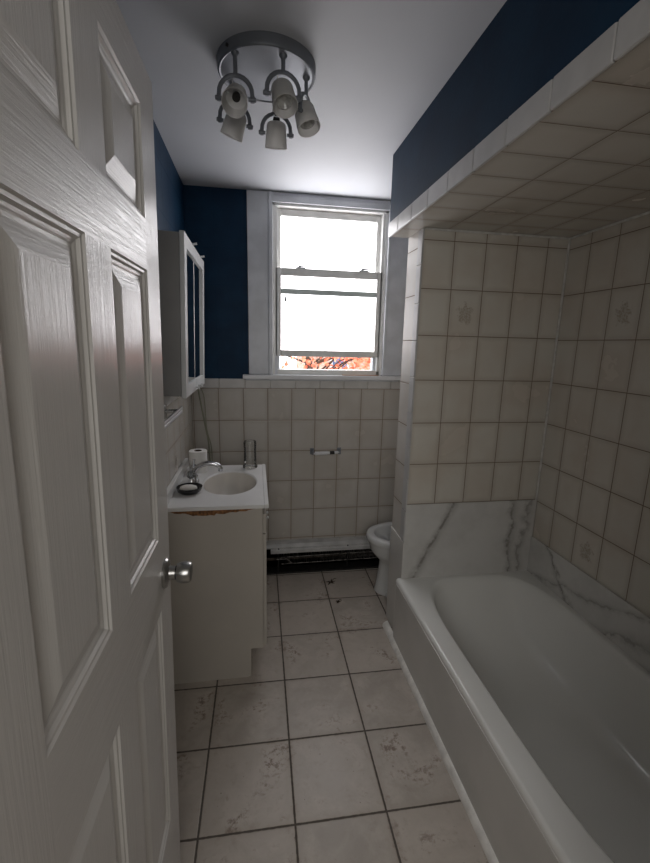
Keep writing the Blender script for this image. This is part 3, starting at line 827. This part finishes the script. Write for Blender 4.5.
while xk < HX1-.05:
    dz = rf.uniform(-.006, .006); tl = rf.uniform(-.004, .004)
    z0 = .062 + .012*(xk-.16) + dz; z1 = z0+.052+rf.uniform(-.005, .008)
    vs = [bm.verts.new(p) for p in ((xk, YB-.070, z0), (xk+tl, YB-.014, z0), (xk+tl+.003, YB-.014, z1), (xk+.003, YB-.070-rf.uniform(0, .004), z1))]
    bm.faces.new(vs); xk += .0085
for zz in (.062, .112): 
    tube(bm, [(.16, YB-.071, zz), (HX1-.06, YB-.071, zz+.012)], .0025, 6)
tube(bm, [(.13, YB-.074, .10), (.20, YB-.074, .10), (.235, YB-.076, .065)], .004, 6)
obj('fins', bm, M['fins'], ht)
for xx in (.14, .62, 1.1):
    bm = bmesh.new(); box(bm, xx, xx+.008, YB-.076, YB-.008, .012, .18)
    obj('support_bracket', bm, M['iron'], ht)

# ------------------------------------------------------------------ toilet
toi = thing('toilet', 'white ceramic toilet facing left, partly hidden behind the partition', 'toilet', (1.0, 2.405, 0))
ty = 2.405
def egg(x0, x1, hw, z, N=48, cx=None, sharp=1.0):
    cx = (x0 + (x1-x0)*.52) if cx is None else cx; out = []
    for k in range(N):
        a = 2*PI*k/N; c, s = math.cos(a), math.sin(a)
        rx = (x1-cx) if c > 0 else (cx-x0)
        if c > 0: r = (abs(c/rx)**3 + abs(s/hw)**3)**(-1/3)
        else: r = (abs(c/rx)**2.15 + abs(s/hw)**2.15)**(-1/2.15)
        out.append((cx+r*c, ty+r*s, z))
    return out
bm = bmesh.new()
loft(bm, [egg(.742, 1.26, .118, 0), egg(.742, 1.26, .118, .010), egg(.748, 1.25, .110, .022), egg(.758, 1.22, .108, .10), egg(.770, 1.22, .112, .19), egg(.768, 1.23, .126, .215),
          egg(.735, 1.23, .152, .250), egg(.705, 1.225, .172, .290), egg(.694, 1.22, .178, .335), egg(.686, 1.22, .182, .352), egg(.680, 1.22, .184, .358), egg(.678, 1.22, .186, .375), egg(.683, 1.22, .182, .388), egg(.692, 1.21, .174, .392),
          egg(.722, 1.16, .143, .392), egg(.730, 1.15, .136, .388), egg(.733, 1.145, .133, .375), egg(.745, 1.13, .122, .33), egg(.79, 1.08, .09, .25), egg(.86, 1.03, .05, .20), egg(.90, 1.0, .03, .19)], True, True, True)
obj('bowl', bm, M['ceramic'], toi, 70)
bm = bmesh.new(); loft(bm, [egg(.80, 1.07, .080, .262)], True) if 0 else None
bm.faces.new([bm.verts.new(p) for p in egg(.778, 1.09, .097, .268)]); obj('water', bm, M['acrylic'], toi)
bm = bmesh.new(); box(bm, 1.215, XR-.012, ty-.225, ty+.225, .385, .735, bev=.02, seg=3); box(bm, 1.18, 1.30, ty-.11, ty+.11, .30, .39, bev=.01); obj('tank', bm, M['ceramic'], toi, 40)
bm = bmesh.new(); box(bm, 1.205, XR-.006, ty-.235, ty+.235, .736, .768, bev=.008, seg=3); obj('tank_lid', bm, M['ceramic'], toi, 40)
bm = bmesh.new(); tube(bm, [(1.212, ty-.16, .68), (1.198, ty-.16, .68), (1.195, ty-.10, .675)], .006, 10); obj('flush_lever', bm, M['chrome'], toi, 40)
bm = bmesh.new(); lathe(bm, [(.0, .0), (.013, 0), (.013, .012), (.008, .02), (0, .021)], (.80, ty-.10, .012), n=14); obj('bolt_cap', bm, M['ceramic'], toi, 40)

# ------------------------------------------------------------------ ceiling light
PC = (.047, 1.590)
cl = thing('ceiling_light', 'round grey ceiling light with five swivelling frosted spot heads', 'ceiling light', (PC[0], PC[1], ZC))
bm = bmesh.new(); lathe(bm, [(0, 0), (.156, 0), (.1565, -.003), (.156, -.026), (.154, -.031), (.150, -.033), (.145, -.030), (0, -.029)], (PC[0], PC[1], ZC-.0002), n=72)
obj('mounting_plate', bm, [M['grey_metal'], M['plate']], cl, 30)
pl = [o for o in bpy.data.objects if o.name == 'mounting_plate'][0]
for p in pl.data.polygons:
    c = p.center
    if c.z < -.0 + ZC-.0285 and math.hypot(c.x-PC[0], c.y-PC[1]) < .150 or len(p.vertices) > 6: p.material_index = 1
for f in (-1, ):
    bm = bmesh.new(); lathe(bm, [(0, 0), (.005, 0), (.005, .004), (0, .005)], (PC[0]-.118, PC[1]-.108, ZC-.02), (-.74, -.67, 0), 10); obj('plate_screw', bm, M['black'], cl, 40)
# (stem x, y, yoke yaw, head direction, pivot z, has bulb)
heads = [
 (-.050, 1.492, -4,  (-.06, -.72, -.60), 2.268, False, .0),
 (.092, 1.478, 6,   (.12, -.42, -.80), 2.284, True, .0),
 (.172, 1.572, 62,  (.22, -.25, -.85), 2.278, True, .0),
 (.081, 1.685, 2,   (.0, .30, -.95), 2.266, False, .0),
 (-.060, 1.668, 4,  (-.30, .25, -.85), 2.279, False, .10),
]
for (hx, hy, yaw, hd, pz, bulb, tilt) in heads:
    A = Vector((math.cos(math.radians(yaw)), math.sin(math.radians(yaw)), -.0 - tilt)).normalized()
    top = Vector((hx, hy, ZC-.029)); piv = Vector((hx, hy, pz))
    r = .050; bm = bmesh.new()
    at = Vector((hx, hy, pz+r+.012))
    box_pts = [top, at]
    tube(bm, [top, at + Vector((0, 0, -.002))], .0062, 12)
    lathe(bm, [(0, 0), (.012, 0), (.012, -.004), (.0075, -.010), (.0062, -.012)], top, (0, 0, 1), 20)
    arch = [piv - A*r + Vector((0, 0, -.008)), piv - A*r + Vector((0, 0, .008))]
    for k in range(1, 12):
        a = PI - PI*k/12
        arch.append(piv + A*(r*math.cos(a)) + Vector((0, 0, .012 + r*math.sin(a))))
    arch += [piv + A*r + Vector((0, 0, .008)), piv + A*r + Vector((0, 0, -.008))]
    tube(bm, arch, .0045, 10, squash=1.5)
    yo = obj('spotlight', bm, M['grey_metal'], cl, 50)
    for s in (-1, 1):
        bm = bmesh.new(); lathe(bm, [(0, -.014), (.006, -.014), (.0050, .0), (.0068, .001), (.0068, .007), (.0055, .009), (0, .009)], piv + A*s*(r+.002), A*s, 16)
        obj('pivot_knob', bm, M['grey_metal'], yo, 40)
    D_ = Vector(hd).normalized(); A2 = (A - D_*A.dot(D_)).normalized()
    o_ = piv - D_*.036
    bm = bmesh.new()
    lathe(bm, [(.010, -.002), (.022, .0), (.030, .005), (.0335, .013), (.036, .045), (.0385, .076), (.0385, .079), (.0365, .079), (.034, .045), (.031, .020), (.012, .010), (.010, -.002)], o_, D_, 40, False, False)
    obj('shade', bm, M['shade'], yo, 45)
    bm = bmesh.new(); lathe(bm, [(0, -.012), (.011, -.012), (.0125, .0), (.0125, .022), (0, .022)], o_, D_, 24); obj('socket', bm, M['grey_metal'] if bulb else M['black'], yo, 40)
    if bulb:
        bm = bmesh.new(); lathe(bm, [(0, .024), (.012, .024), (.016, .036), (.0245, .056), (.025, .060), (.021, .061), (.012, .052), (.007, .050), (.0, .054)], o_, D_, 32); obj('bulb', bm, M['bulb'], yo, 40)
    bm = bmesh.new(); s0 = o_ + D_*(-.010)
    loop = cr([top + Vector((.004, 0, -.05)), (top+s0)/2 + Vector((-.012, .014, -.006)), s0 + Vector((-.006, .006, .006)), s0], 6)
    tube(bm, loop, .0018, 6); obj('wire', bm, M['shade'], yo, 60)

# ------------------------------------------------------------------ dead leaves on the floor
def dead(x, y, s, seed, label):
    rr = random.Random(seed); bm = bmesh.new()
    c = bm.verts.new((x, y, .006)); ring = []
    n = 14
    for k in range(n):
        a = 2*PI*k/n; r = s*(1. if k % 3 == 0 else .42)*rr.uniform(.7, 1.15)
        ring.append(bm.verts.new((x+r*math.cos(a)*1.15, y+r*math.sin(a), rr.uniform(.001, .016))))
    for k in range(n): bm.faces.new((c, ring[k], ring[(k+1) % n]))
    tube(bm, [(x, y, .006), (x+s*.7, y+s*1.1, .008), (x+s*1.3, y+s*1.4, .004)], .0016, 5)
    o = obj('dead_leaf', bm, M['leaf'])
    so = o.modifiers.new('thick', 'SOLIDIFY'); so.thickness = .001
    tag(o, label, 'leaf', 'dry leaves on the floor')
dead(.48, 2.52, .034, 1, 'larger dry brown leaf on the floor near the heater')
dead(.486, 2.30, .018, 2, 'small dry leaf scrap on the floor between the larger leaf and the bathtub moulding')

# ------------------------------------------------------------------ light
W = bpy.data.worlds.new('sky'); SC.world = W; W.use_nodes = True
bg = W.node_tree.nodes['Background']; bg.inputs[0].default_value = (.93, .96, 1, 1); bg.inputs[1].default_value = 3.0
def area(name, loc, target, sx, sy, power, color):
    L = bpy.data.lights.new(name, 'AREA'); L.shape = 'RECTANGLE'; L.size = sx; L.size_y = sy; L.energy = power; L.color = color
    o = bpy.data.objects.new(name, L); COL.objects.link(o); o.location = loc
    o.rotation_euler = (Vector(target)-Vector(loc)).to_track_quat('-Z', 'Y').to_euler(); return o
area('hall_fill', (-.05, -1.1, 1.8), (.7, 1.5, 1.3), 1.5, 1.1, 19, (1., .975, .94))  # unseen fill lamp, added behind the camera to brighten the room

# ------------------------------------------------------------------ camera
F = 426.667
cam = bpy.data.cameras.new('camera'); co = bpy.data.objects.new('camera', cam); COL.objects.link(co)
cam.sensor_fit = 'VERTICAL'; cam.sensor_height = 24.; cam.lens = F/863*24.; cam.clip_start = .02; cam.clip_end = 200
rx = Vector((0.98711898, -0.15841614, 0.02237084)); ux = Vector((0.01022111, 0.20198695, 0.97933488)); fx = Vector((0.15966107, 0.96649139, -0.20100434))
co.matrix_world = Matrix(((rx.x, ux.x, -fx.x, 0), (rx.y, ux.y, -fx.y, 0), (rx.z, ux.z, -fx.z, 1.54865), (0, 0, 0, 1)))
SC.camera = co
SC.view_settings.view_transform = 'Standard'
SC.view_settings.exposure = .30
SC.cycles.max_bounces = 10; SC.cycles.diffuse_bounces = 6
SC.cycles.use_denoising = True
